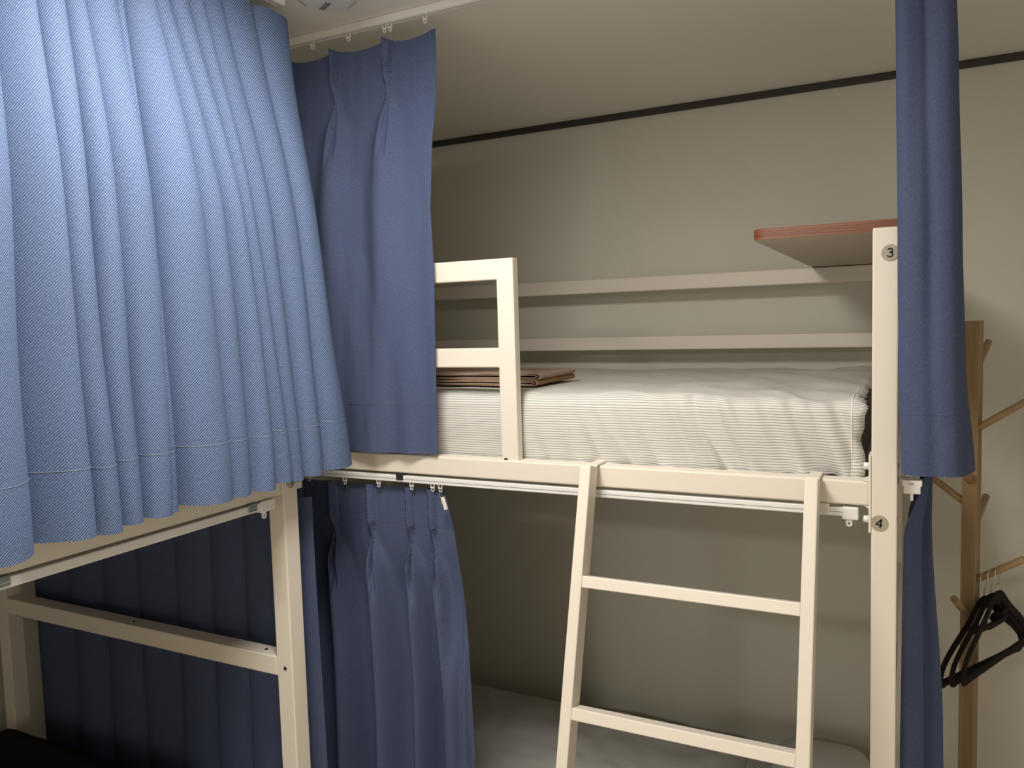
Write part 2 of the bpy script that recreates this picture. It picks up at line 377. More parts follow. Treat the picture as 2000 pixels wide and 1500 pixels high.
# curtain track of the lower bunk under the front rail
tr = box('curtain_track', (-2.05, 1.753, -0.4195), (-0.118, 1.777, -0.401), 'alu', A, 0.002)
box('track_groove', (-2.05, 1.7524, -0.4112), (-0.120, 1.7545, -0.4102), 'grey', tr)
ec = box('track_end_cap', (-0.128, 1.751, -0.426), (-0.096, 1.779, -0.399), 'white', tr, 0.003)
for x, mt in ((-1.237, 'blackc'), (-0.163, 'cream'), (-0.70, 'cream')):
    box('track_bracket', (x - 0.011, 1.750, -0.4135), (x + 0.011, 1.78, -0.394), mt, A, 0.0015)
def eyelet(parent, c, s=1.0, axis=(1, 0, 0), name='end_eyelet'):
    """flat tab with a hole, hanging below c"""
    ax = Vector(axis); nn = ax.cross(Vector((0, 0, 1))); c = Vector(c)
    w_, h_, rh = 0.0065 * s, 0.016 * s, 0.0026 * s; cz = -h_ + w_
    ring = []; n = 20
    for i in range(n):
        a = 2 * PI * i / n; ring.append((w_ * math.cos(a), cz + w_ * math.sin(a)))
    outer = [(max(-w_, min(w_, x * 1.0)), z if z < cz else 0.0 if abs(x) < w_ * 2 and z > cz + 1e-6 else z) for x, z in ring]
    hole = [(rh * math.cos(2 * PI * i / n), cz + rh * math.sin(2 * PI * i / n)) for i in range(n)]
    v = []
    for d in (-0.0012 * s, 0.0012 * s):
        for x, z in outer + hole: v.append(tuple(c + ax * x + nn * d + Vector((0, 0, z))))
    f = []; m = 2 * n
    for i in range(n):
        j = (i + 1) % n
        f += [(i, j, n + j, n + i), (m + i, m + n + i, m + n + j, m + j), (i, m + i, m + j, j), (n + i, n + j, m + n + j, m + n + i)]
    return mk(name, v, f, 'white', parent)
eyelet(ec, (-0.1145, 1.757, -0.425), 1.0)

# shelf at the foot end, resting on the rear rail
def shelf():
    x0, x1, yf, yr = -0.3135, -0.026, 1.803, 2.876
    zf, zr, th = 0.1665, 0.1585, 0.022
    r = 0.022
    outline = [(x1, yf)]
    for i in range(7):
        a = PI / 2 * i / 6; outline.append((x0 + r - r * math.sin(a), yf + r - r * math.cos(a)))
    outline += [(x0 + 0.012, yr), (x1, yr)]
    zat = lambda y: zf + (zr - zf) * (y - yf) / (yr - yf)
    m = len(outline)
    def loop(inset, dz): return [(x + (inset if x < -0.1 else 0), y + (inset if y < 2 else 0), zat(y) + dz) for x, y in outline]
    v = loop(0.0006, 0.0) + loop(0.0006, th)
    f = [tuple(range(m)), tuple(range(2 * m - 1, m - 1, -1))] + [(i, m + i, m + (i + 1) % m, (i + 1) % m) for i in range(m)]
    sh = mk('shelf', v, f, 'under', A, label='dark red laminated shelf board at the foot end')
    # rosewood edge band in four laminations along front and left edges, and the top veneer
    for b in range(4):
        za, zb = th * b / 4 + 0.0003, th * (b + 1) / 4 - 0.0003
        o = 0.0006 if b % 2 else 0.0002
        pa = [(x - (o if x < -0.1 else 0), y - (o if y < 2 else 0), zat(y)) for x, y in outline[:-1]]
        pb = [(x + (0.004 if x < -0.1 else 0), y + (0.004 if y < 2 else 0), zat(y)) for x, y in outline[:-1]]
        q = len(pa); V = [(p[0], p[1], p[2] + za) for p in pa] + [(p[0], p[1], p[2] + zb) for p in pa] + [(p[0], p[1], p[2] + zb) for p in pb] + [(p[0], p[1], p[2] + za) for p in pb]
        F = []
        for i in range(q - 1):
            for c in range(4):
                d = (c + 1) % 4; F.append((c * q + i, c * q + i + 1, d * q + i + 1, d * q + i))
        mk('edge_band', V, F, 'edge', sh, label='red brown edge lamination' if b == 0 else None)
    v = loop(0.0, th) + loop(0.0, th + 0.001)
    mk('top_veneer', v, f, 'top', sh)
shelf()

# ------------------------------------------------------------------ bunk B along the aisle, at the left
B = thing('bunk_bed', 'cream steel bunk bed at the left with blue curtain drawn over its upper bunk', 'bunk bed', (-1.98, 0.45, ZF))
for (x0, x1) in ((-1.42, -1.37), (-2.595, -2.545)):
    for (y0, y1) in ((1.45, 1.50), (-0.62, -0.57)):
        p = box('post', (x0, y0, ZF), (x1, y1, PT), 'cream', B, 0.003)
        box('post_cap', (x0 + .0005, y0 + .0005, PT - 0.0015), (x1 - .0005, y1 - .0005, PT + 0.0015), 'cream', p, 0.001)
box('side_rail', (-1.418, -0.57, -0.4005), (-1.373, 1.45, -0.345), 'cream', B, 0.004, label='front rail of the upper bunk')
box('side_rail', (-2.593, -0.57, -0.4005), (-2.547, 1.45, -0.345), 'cream', B, 0.004)
box('side_rail', (-1.418, -0.57, -1.66), (-1.373, 1.45, -1.58), 'cream', B, 0.004)
for y0, y1 in ((1.45, 1.50), (-0.62, -0.57)):
    box('end_bar', (-2.545, y0, -0.8665), (-1.42, y1, -0.817), 'cream', B, 0.003, label='crossbar at the end of the lower bunk' if y0 > 0 else None)
    box('end_bar', (-2.545, y0 + .002, -0.4005), (-1.42, y1 - .002, -0.345), 'cream', B, 0.003)
    box('end_bar', (-2.545, y0 + .002, -1.66), (-1.42, y1 - .002, -1.58), 'cream', B, 0.003)
cyl('bolt_hole', (-1.393, 1.4490, -0.843), (-1.393, 1.4515, -0.843), 0.0048, 'hole', B, 14)
cyl('bolt_hole', (-1.478, 1.475, -0.8180), (-1.478, 1.475, -0.8160), 0.0048, 'hole', B, 14)
cyl('bolt_hole', (-1.98, 1.475, -0.8180), (-1.98, 1.475, -0.8162), 0.004, 'hole', B, 14)
box('bed_board', (-2.547, -0.57, -0.392), (-1.418, 1.45, -0.36), 'board', B)  # solid unseen base, keeps lamp light out of the lower bunk
plaque(B, (-1.37, 1.478, -0.3735), '1', 'x', 0.0, 0.003)
tr = box('curtain_track', (-1.392, -0.50, -0.4235), (-1.368, 1.405, -0.4045), 'alu', B, 0.002)
ec = box('track_end_cap', (-1.394, 1.372, -0.429), (-1.366, 1.418, -0.4015), 'white', tr, 0.003)
for y in (0.775, 1.345):
    br = box('track_bracket', (-1.396, y - 0.014, -0.419), (-1.3655, y + 0.014, -0.401), 'clip', B, 0.002)
    box('bracket_rib', (-1.3660, y - 0.012, -0.413), (-1.3648, y + 0.012, -0.4105), 'steel', br, 0.0004)
eyelet(ec, (-1.372, 1.385, -0.4275), 1.1, (0, 1, 0))

# ------------------------------------------------------------------ curtains
def glider(parent, c, axis=(1, 0, 0), hook=True):
    ax = Vector(axis); nn = ax.cross(Vector((0, 0, 1))); c = Vector(c)
    def bx(a0, a1, d0, d1, z0, z1):
        v, f = box_geo((a0, d0, z0), (a1, d1, z1), 0.0006, 1)
        return [tuple(c + ax * q[0] + nn * q[1] + Vector((0, 0, q[2]))) for q in v], f
    geo = join_geo(bx(-0.006, -0.0035, -0.003, 0.003, -0.008, 0.002), bx(0.0035, 0.006, -0.003, 0.003, -0.008, 0.002), bx(-0.006, 0.006, -0.003, 0.003, -0.010, -0.0075))
    gl = mk('glider', *geo, 'white', parent)
    if hook:
        pts = [c + ax * (0.0042 * math.cos(2 * PI * i / 12)) + Vector((0, 0, -0.0145 + 0.0042 * math.sin(2 * PI * i / 12))) for i in range(12)]
        mk('glider_ring', *sweep_geo(pts, 0.0012, 0.0012, nn, True, 6), 'white', gl)
        mk('curtain_hook', *sweep_geo([c + Vector((0, 0, -0.017)), c + Vector((0, 0, -0.024)) - nn * 0.006, c + Vector((0, 0, -0.045)) - nn * 0.024], 0.0011, 0.0011, ax, False, 6), 'steel', gl)
    return gl
def split_curtain(root, P, seams, mats, names, thick=0.0018, stitch=1.0):
    """P rows top->bottom; seams = row indices where a new part starts"""
    d = np.linalg.norm(np.diff(P[P.shape[0] // 2], axis=0), axis=1); u = np.concatenate([[0], np.cumsum(d)])
    dz = np.linalg.norm(np.diff(P[:, P.shape[1] // 2], axis=0), axis=1); v = -np.concatenate([[0], np.cumsum(dz)])
    UV = np.stack(np.broadcast_arrays(u[None, :], v[:, None]), -1)
    ed = [0] + seams + [P.shape[0] - 1]
    out = []
    for i in range(len(ed) - 1):
        a, b = ed[i], ed[i + 1]
        if i > 0:     # stitched seam line on the room side
            row = P[a].copy(); tn = np.gradient(row[:, :2], axis=0); tn /= np.linalg.norm(tn, axis=1)[:, None] + 1e-9
            nrm = np.stack([tn[:, 1], -tn[:, 0]], 1) * stitch
            A0 = row + np.concatenate([nrm * 0.0012, np.full((len(row), 1), 0.0006)], 1); A1 = A0 - np.array([0, 0, 0.0013])
            A1[:, :2] += nrm * 0.0002
            grid_obj('seam_stitch', np.stack([A0, A1]), 'thread' if mats[i] == 'blue' else 'thread_dark', root, None, 0.0004)
        out.append(grid_obj(names[i], P[a:b + 1], mats[i], root, UV[a:b + 1], thick))
    return out
def seam_rows(P, zs):
    zmid = P[:, :, 2].mean(1); return [int(np.argmin(np.abs(zmid - z))) for z in zs]

# -- curtain drawn over the upper bunk at the left (runs along Y)
def curtain_B():
    root = thing('curtain', 'bright blue twill curtain hanging in many folds over the left upper bunk', 'curtain', (-1.345, 1.1, -0.365), 'privacy curtains')
    T = [[0.42, 0.42, 0.42], [0.50, 0.495, 0.49], [0.575, 0.565, 0.56], [0.64, 0.63, 0.625], [0.72, 0.70, 0.69],
         [0.840, 0.817, 0.809], [0.900, 0.911, 0.915], [0.955, 0.969, 0.975], [0.988, 1.024, 1.028], [1.057, 1.099, 1.090], [1.080, 1.118, 1.124],
         [1.130, 1.222, 1.234], [1.172, 1.286, 1.301], [1.224, 1.340, 1.368], [1.266, 1.386, 1.427], [1.325, 1.444, 1.478], [1.424, 1.514, 1.545], [1.530, 1.580, 1.652]]
    T = np.array(T) - 0.012; T[-1] += 0.012; nf = len(T) - 1; ns = 30; nr = 92
    zt, zb = 0.742, -0.346
    amp = np.array([.04, .04, .045, .045, .080, .066, .060, .056, .060, .030, .074, .062, .064, .058, .052, .058, .062])
    skew = np.array([1, 1, 1, 1, 1.0, 2.1, 1.15, 1.1, 1.25, 1.0, 1.35, 1.0, 1.2, 1.1, 1.0, 1.1, 0.9])
    P = np.zeros((nr, nf * ns + 1, 3))
    for r in range(nr):
        t = r / (nr - 1); z = zt + (zb - zt) * t
        s3 = np.interp(z, [-0.36, 0.15, 0.74], [0, 1, 2])
        # smooth three point interpolation of the valley lines
        a, b, c = (z - 0.15) * (z + 0.36) / ((0.74 - 0.15) * (0.74 + 0.36)), (z - 0.74) * (z + 0.36) / ((0.15 - 0.74) * (0.15 + 0.36)), (z - 0.74) * (z - 0.15) / ((-0.36 - 0.74) * (-0.36 - 0.15))
        V = T[:, 0] * a + T[:, 1] * b + T[:, 2] * c
        grow = 0.45 + 0.55 * smooth01(np.array((0.70 - z) / 0.45))
        grow = grow * (1 + 0.22 * smooth01(np.array((0.0 - z) / 0.36)))
        kk = 0.35 + 0.50 * float(grow)
        for i in range(nf):
            w_ = V[i + 1] - V[i]; n_ = ns if i < nf - 1 else ns + 1
            for j in range(n_):
                s = j / ns; th = PI * s ** (0.5 + 0.5 * skew[i])
                ap = math.sin(th); d = amp[i] * float(grow) * ap
                y = V[i] + w_ * (0.5 - 0.5 * math.cos(PI * s) * (1 + 0.30 * math.sin(PI * s) * float(grow)))
                y += 0.004 * math.sin(5 * z + i * 1.7) * math.sin(PI * s)
                d += 0.0022 * nz(y * 22, z * 5, i * 3.1)
                P[r, i * ns + j] = (-1.3635 + d, y, z - 0.011 * ap * t ** 3 - 0.004 * math.sin(i * 2.3) * t * math.sin(PI * s))
    # the free far edge curls back a little
    hem = seam_rows(P, [-0.236])
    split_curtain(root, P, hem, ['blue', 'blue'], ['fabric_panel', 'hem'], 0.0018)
    for i in range(5, nf, 2):
        glider(root, (-1.345, T[i, 0] + 0.01, 0.766), (0, 1, 0))
    return root
curtain_B()
# ceiling tracks
def ceil_track(lo, hi, label, axis):
    t = thing('curtain_track', label, 'curtain track', ((lo[0] + hi[0]) / 2, (lo[1] + hi[1]) / 2, ZC - 0.019))
    box('track_rail', lo, hi, 'white', t, 0.002)
    if axis == 'x':
        box('track_lip', (lo[0], lo[1] + 0.004, lo[2] - 0.0012), (hi[0], lo[1] + 0.008, lo[2] + 0.001), 'white', t)
        box('track_lip', (lo[0], hi[1] - 0.008, lo[2] - 0.0012), (hi[0], hi[1] - 0.004, lo[2] + 0.001), 'white', t)
    else:
        box('track_lip', (lo[0] + 0.004, lo[1], lo[2] - 0.0012), (lo[0] + 0.008, hi[1], lo[2] + 0.001), 'white', t)
        box('track_lip', (hi[0] - 0.008, lo[1], lo[2] - 0.0012), (hi[0] - 0.004, hi[1], lo[2] + 0.001), 'white', t)
ceil_track((-2.60, 1.706, 0.767), (0.20, 1.734, ZC), 'white ceiling curtain track above the back bunk', 'x')
ceil_track((-1.359, -0.62, 0.767), (-1.331, 1.50, ZC), 'white ceiling curtain track above the left bunk', 'y')

# -- heightfield curtains that run along X, with pinch pleats at the head
def pleated(root, x_left, edge, base_y, zt, zb, pleats, pinch, seams, mats, names, free=None, sag=0.0, nc=420, nr=84, ripple=0.004, seed=0.0, back=0.0):
    """edge: [(z, x)] of the right hand edge; pleats: [(x_head, x_low, width_low, height_low)]"""
    ez = [e[0] for e in edge][::-1]; ex = [e[1] for e in edge][::-1]
    zs = np.linspace(zt, zb, nr); P = np.zeros((nr, nc, 3)); x0 = edge[0][1]
    U = np.linspace(0, 1, nc)
    for r, z in enumerate(zs):
        xr = np.interp(z, ez, ex); xl = x_left
        X = xl + (xr - xl) * U
        low = smooth01(np.array((pinch - z) / 0.30)); fast = smooth01(np.array((pinch - z) / 0.10))
        dpt = np.zeros(nc); Z = np.full(nc, z)
        for (ph, pl_, wl, hl) in pleats:
            c = ph + (pl_ - ph) * smooth01(np.array((pinch - z) / (pinch - zb)))
            c = c + ((xr - np.interp(pinch, ez, ex)) if z < pinch else 0.0) * (ph - x_left) / (x0 - x_left)
            q = X - c
            if z >= pinch:      # stitched triple fin
                k_ = smooth01(np.array((z - pinch) / 0.035))
                wd = 0.0035 + 0.0055 * k_
                body = np.exp(-(q / wd) ** 6)
                dpt += body * (0.012 + 0.010 * k_) + np.cos(q / wd * 2 * PI) * 0.0050 * np.exp(-(q / wd) ** 4) * k_
            else:               # opens below the tack into a rounded fold with a hollow under the tack
                wd = 0.0040 + (wl - 0.0040) * (0.55 * fast + 0.45 * low)
                hh = 0.012 + (hl - 0.012) * (0.5 * fast + 0.5 * low)
                dpt += hh * np.exp(-np.abs(q / (wd * 1.25)) ** 2.1)
                v_ = float(smooth01(np.array((pinch - z) / 0.03))) * (1 - float(smooth01(np.array((pinch - z - 0.05) / 0.16))))
                dpt -= 0.85 * hh * v_ * np.exp(-(q / (wd * 0.50)) ** 4)
        if sag and z > zt - 0.05:
            hk = np.array(sorted([p[0] for p in pleats] + [edge[0][1] - 0.012]))
            for a_, b_ in zip(hk[:-1], hk[1:]):
                m_ = (X > a_) & (X < b_); s_ = (X[m_] - a_) / (b_ - a_)
                Z[m_] -= sag * 4 * s_ * (1 - s_) * (1 - (zt - z) / 0.05)
        tt = (zt - z) / (zt - zb)
        for i in range(nc):
            dpt[i] += ripple * tt * nz(X[i] * 14 + seed, z * 1.6, seed) + 0.0015 * nz(X[i] * 40, z * 8, seed + 5)
        if free is not None: dpt += free(X, z)
        P[r, :, 0] = X; P[r, :, 1] = base_y + back * float(low) - dpt; P[r, :, 2] = Z
    sr = seam_rows(P, seams)
    return split_curtain(root, P, sr, mats, names)

cA = thing('curtain', 'slate blue curtain pulled open at the left of the back upper bunk', 'curtain', (-1.45, 1.72, -0.335), 'privacy curtains')
pleated(cA, -1.95, [(0.742, -1.068), (0.58, -1.071), (0.47, -1.088), (0.30, -1.100), (0.14, -1.096), (-0.08, -1.102), (-0.336, -1.108)],
        1.742, 0.738, -0.336,
        [(-1.213, -1.250, 0.036, 0.036), (-1.383, -1.43, 0.038, 0.040), (-1.54, -1.57, 0.04, 0.038), (-1.70, -1.72, 0.04, 0.036), (-1.86, -1.86, 0.04, 0.036)],
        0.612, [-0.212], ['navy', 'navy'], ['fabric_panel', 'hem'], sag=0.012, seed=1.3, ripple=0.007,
        free=lambda X, z: 0.014 * np.sin((X + 1.06) * 38) * smooth01(np.array((0.5 - z) / 0.6)) * np.clip((-1.12 - X) / 0.1, 0, 1))
for x in (-1.083, -1.188, -1.205, -1.32, -1.44, -1.56):
    glider(cA, (x, 1.720, 0.766))

cL = thing('curtain', 'dark blue pleated curtain pulled open on the lower back bunk', 'curtain', (-1.5, 1.77, -1.70), 'privacy curtains')
parts = pleated(cL, -2.04, [(-0.437, -1.112), (-0.555, -1.083), (-0.768, -1.064), (-0.977, -1.048), (-1.176, -1.044), (-1.72, -1.040)],
        1.776, -0.432, -1.72,
        [(-1.147, -1.158, 0.020, 0.074), (-1.219, -1.250, 0.024, 0.092), (-1.349, -1.372, 0.028, 0.090), (-1.482, -1.505, 0.030, 0.090), (-1.61, -1.64, 0.03, 0.085), (-1.74, -1.75, 0.03, 0.085), (-1.88, -1.89, 0.03, 0.085)],
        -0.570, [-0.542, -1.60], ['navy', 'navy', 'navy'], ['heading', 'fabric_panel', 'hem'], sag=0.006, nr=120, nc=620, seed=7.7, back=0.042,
        free=lambda X, z: 0.060 * np.exp(-np.abs((X + 1.085) / 0.022) ** 2.2) * smooth01(np.array((-0.62 - z) / 0.4)) + 0.040 * smooth01((X + 1.080) / 0.02) * smooth01(np.array((-0.62 - z) / 0.4)))
for x in (-1.113, -1.137, -1.204, -1.313, -1.43, -1.56, -1.70, -1.85):
    glider(cL, (x, 1.760, -0.4205))
# care label on the last hook
lab = box('care_label', (-0.0055, -0.0004, -0.034), (0.0055, 0.0004, 0.0), 'tag', cL, 0.0, 'small white care label', xf=lambda q: Vector((-1.094 + q.x * math.cos(.3) - q.z * math.sin(.3) * 1.0, 1.738 + q.y, -0.447 + q.z * math.cos(.3) + q.x * math.sin(.3))))
mk('label_string', *sweep_geo([(-1.108, 1.745, -0.440), (-1.101, 1.742, -0.452), (-1.099, 1.740, -0.466), (-1.096, 1.739, -0.452)], 0.0009, 0.0009, (0, 1, 0), False, 6), 'towel2', lab)

cE = thing('curtain', 'dark blue curtain closing the far end of the left lower bunk', 'curtain', (-1.98, 1.54, -1.70), 'privacy curtains')
VX = [-1.376, -1.44, -1.519, -1.631, -1.762, -1.908, -2.07, -2.221, -2.381, -2.573]
def end_curtain():
    ns = 24; nr = 60; nf = len(VX) - 1; P = np.zeros((nr, nf * ns + 1, 3))
    for r in range(nr):
        t = r / (nr - 1); z = -0.43 + (-1.72 + 0.43) * t
        for i in range(nf):
            for j in range(ns + (1 if i == nf - 1 else 0)):
                s = j / ns; w_ = VX[i + 1] - VX[i]
                x = VX[i] + w_ * (s - 0.45 * math.sin(2 * PI * s) / (2 * PI))
                d = (0.030 + 0.006 * math.sin(i * 2.1)) * (0.55 + 0.45 * t) * math.sin(PI * s) ** 0.9 + 0.003 * nz(x * 9, z * 2, 3)
                P[r, i * ns + j] = (x + 0.006 * math.sin(z * 3 + i), 1.565 - d, z)
    P = P[:, ::-1]
    sr = seam_rows(P, [-1.60])
    split_curtain(cE, P, sr, ['navy', 'navy'], ['fabric_panel', 'hem'])
end_curtain()
for x in VX[2::2]: glider(cE, (x - 0.03, 1.555, -0.405), hook=False)
et = thing('curtain_track', 'white curtain track over the end of the left lower bunk', 'curtain track', (-1.98, 1.54, -0.405))
box('track_rail', (-2.60, 1.528, -0.405), (-1.40, 1.552, -0.387), 'alu', et, 0.002)
box('track_bracket', (-2.0, 1.500, -0.396), (-1.97, 1.53, -0.385), 'clip', et, 0.001)
box('track_bracket', (-1.60, 1.500, -0.396), (-1.57, 1.53, -0.385), 'clip', et, 0.001)

# -- bunched curtains at the right, built from plan curves
def plan_curtain(root, rows, zt, zb, seams, mats, names, nr=80, per=16):
    zr = [r[0] for r in rows]; C = [catmull(r[1], per) for r in rows]
    zs = np.linspace(zt, zb, nr); P = np.zeros((nr, len(C[0]), 3))
    for i, z in enumerate(zs):
        a = 0
        while a < len(zr) - 2 and z < zr[a + 1]: a += 1
        t = float(smooth01(np.array((zr[a] - z) / (zr[a] - zr[a + 1])))) * 0.5 + 0.5 * min(1, max(0, (zr[a] - z) / (zr[a] - zr[a + 1])))
        q = C[a] * (1 - t) + C[a + 1] * t
        P[i, :, :2] = q; P[i, :, 2] = z
        for j in range(P.shape[1]):
            P[i, j, 1] += 0.0035 * nz(q[j][0] * 25, z * 4, 2.0)
    sr = seam_rows(P, seams)
    return split_curtain(root, P, sr, mats, names)
cR = thing('curtain', 'slate blue curtain gathered in a narrow bundle beside plaque 3', 'curtain', (0.03, 1.72, -0.31), 'privacy curtains')
top = [(-0.005, 1.744), (-0.030, 1.732), (-0.036, 1.712), (-0.022, 1.698), (0.0, 1.704), (0.012, 1.711), (0.026, 1.702), (0.046, 1.700), (0.060, 1.714), (0.050, 1.734), (0.02, 1.742)]
mid = [(0.000, 1.744), (-0.020, 1.732), (-0.0265, 1.708), (-0.014, 1.690), (0.010, 1.688), (0.028, 1.694), (0.046, 1.690), (0.066, 1.696), (0.081, 1.720), (0.074, 1.756), (0.035, 1.772)]
bot = [(0.002, 1.742), (-0.010, 1.730), (-0.0165, 1.704), (-0.006, 1.690), (0.018, 1.686), (0.040, 1.690), (0.062, 1.690), (0.084, 1.702), (0.101, 1.740), (0.110, 1.800), (0.060, 1.830)]
md2 = [(x + (xb - x) * 0.35, y + (yb - y) * 0.35) for (x, y), (xb, yb) in zip(mid, bot)]
t2 = [(x + (xb - x) * 0.55, y + (yb - y) * 0.55) for (x, y), (xb, yb) in zip(top, mid)]
plan_curtain(cR, [(0.738, top), (0.45, t2), (0.16, mid), (-0.10, md2), (-0.314, bot)], 0.738, -0.314, [-0.198], ['navy', 'navy'], ['fabric_panel', 'hem'])
for x in (-0.02, 0.0, 0.02, 0.045): glider(cR, (x, 1.720, 0.766))

cQ = thing('curtain', 'dark blue curtain hanging below the white track bracket at the foot end', 'curtain', (0.02, 1.95, -1.70), 'privacy curtains')
q_top = [(-0.012, 1.81), (0.004, 1.818), (0.020, 1.836), (0.008, 1.86), (-0.006, 1.885), (0.022, 1.915), (0.040, 1.925), (0.012, 1.96), (-0.004, 1.99), (0.036, 2.02), (0.010, 2.06), (0.034, 2.10)]
q_hd = [(0.024, 1.815), (0.027, 1.825), (0.033, 1.84), (0.029, 1.86), (0.025, 1.885), (0.035, 1.915), (0.041, 1.925), (0.029, 1.96), (0.025, 1.99), (0.039, 2.02), (0.027, 2.06), (0.037, 2.10)]
q_bot = [(-0.020, 1.83), (-0.002, 1.822), (0.034, 1.836), (0.022, 1.87), (0.004, 1.90), (0.050, 1.915), (0.088, 1.94), (0.030, 1.98), (0.006, 2.02), (0.070, 2.06), (0.030, 2.12), (0.075, 2.18)]
q_m = [(x + (xb - x) * 0.55, y + (yb - y) * 0.55) for (x, y), (xb, yb) in zip(q_top, q_bot)]
plan_curtain(cQ, [(-0.342, q_hd), (-0.46, q_top), (-0.90, q_m), (-1.72, q_bot)], -0.342, -1.72, [-1.60], ['navy', 'navy'], ['fabric_panel', 'hem'])
# its track, running back along the foot end, with strap and end cap
ft = thing('curtain_track', 'short curtain track with white end cap bolted to the foot post', 'curtain track', (0.002, 2.0, -0.385))
box('track_rail', (-0.010, 1.80, -0.371), (0.014, 2.80, -0.350), 'alu', ft, 0.002)
cap = box('track_end_cap', (-0.0165, 1.783, -0.3545), (0.0205, 1.803, -0.3415), 'white', ft, 0.002)
box('track_end_cap', (-0.0140, 1.7835, -0.370), (0.0175, 1.803, -0.352), 'white', ft, 0.002)
box('cap_peg', (-0.0012, 1.784, -0.384), (0.0042, 1.789, -0.368), 'white', cap, 0.001)
for i, (a, b) in enumerate(((-0.004, -0.0022), (-0.0015, 0.0002), (0.0008, 0.0024), (0.003, 0.0052))):
    box('moulded_mark', (a, 1.7826, -0.3505), (b, 1.7835, -0.3478), 'grey', cap)
v, f = sweep_geo([(-0.0235, 1.790, -0.352), (-0.0230, 1.790, -0.340), (-0.0205, 1.790, -0.3365), (0.0, 1.790, -0.3362), (0.016, 1.790, -0.3368)], 0.008, 0.0009, (0, 1, 0), False, 8)
mk('steel_strap', v, f, 'steel', ft)
cyl('strap_screw', (0.006, 1.790, -0.3355), (0.006, 1.790, -0.3325), 0.0025, 'steel', ft, 10, 0.0005)

# ------------------------------------------------------------------ ladder hooked on the front rail
LA = math.radians(15.95)
LD = Vector((0, -math.sin(LA), -math.cos(LA))); LN = Vector((0, math.cos(LA), -math.sin(LA))); L0 = Vector((0, 1.692, -0.330))
def lad(q): return L0 + Vector((q.x, 0, 0)) + LN * q.y + LD * q.z
ld = thing('ladder', 'cream steel ladder leaning on the rail of the back upper bunk', 'ladder', (-0.43, 1.35, ZF))
LEN = (1.80 - 0.330) / math.cos(LA) - 0.016
for x0, x1 in ((-0.6865, -0.6600), (-0.1946, -0.1680)):
    st = box('stile', (x0, 0.0, 0.0), (x1, 0.050, LEN), 'cream', ld, 0.0025, xf=lad)
    yb_ = 1.7505
    geo = join_geo(box_geo((x0 + 0.001, 1.735, RT + 0.0005), (x1 - 0.001, 1.805, RT + 0.006), 0.001), box_geo((x0 + 0.001, 1.800, RT - 0.03), (x1 - 0.001, 1.805, RT + 0.004), 0.001))
    mk('hook_plate', *geo, 'cream', st)
for i in range(5):
    s = 0.250 + 0.2833 * i
    box('rung', (-0.6602, 0.002, s), (-0.1944, 0.046, s + 0.026), 'cream', ld, 0.002, xf=lad)

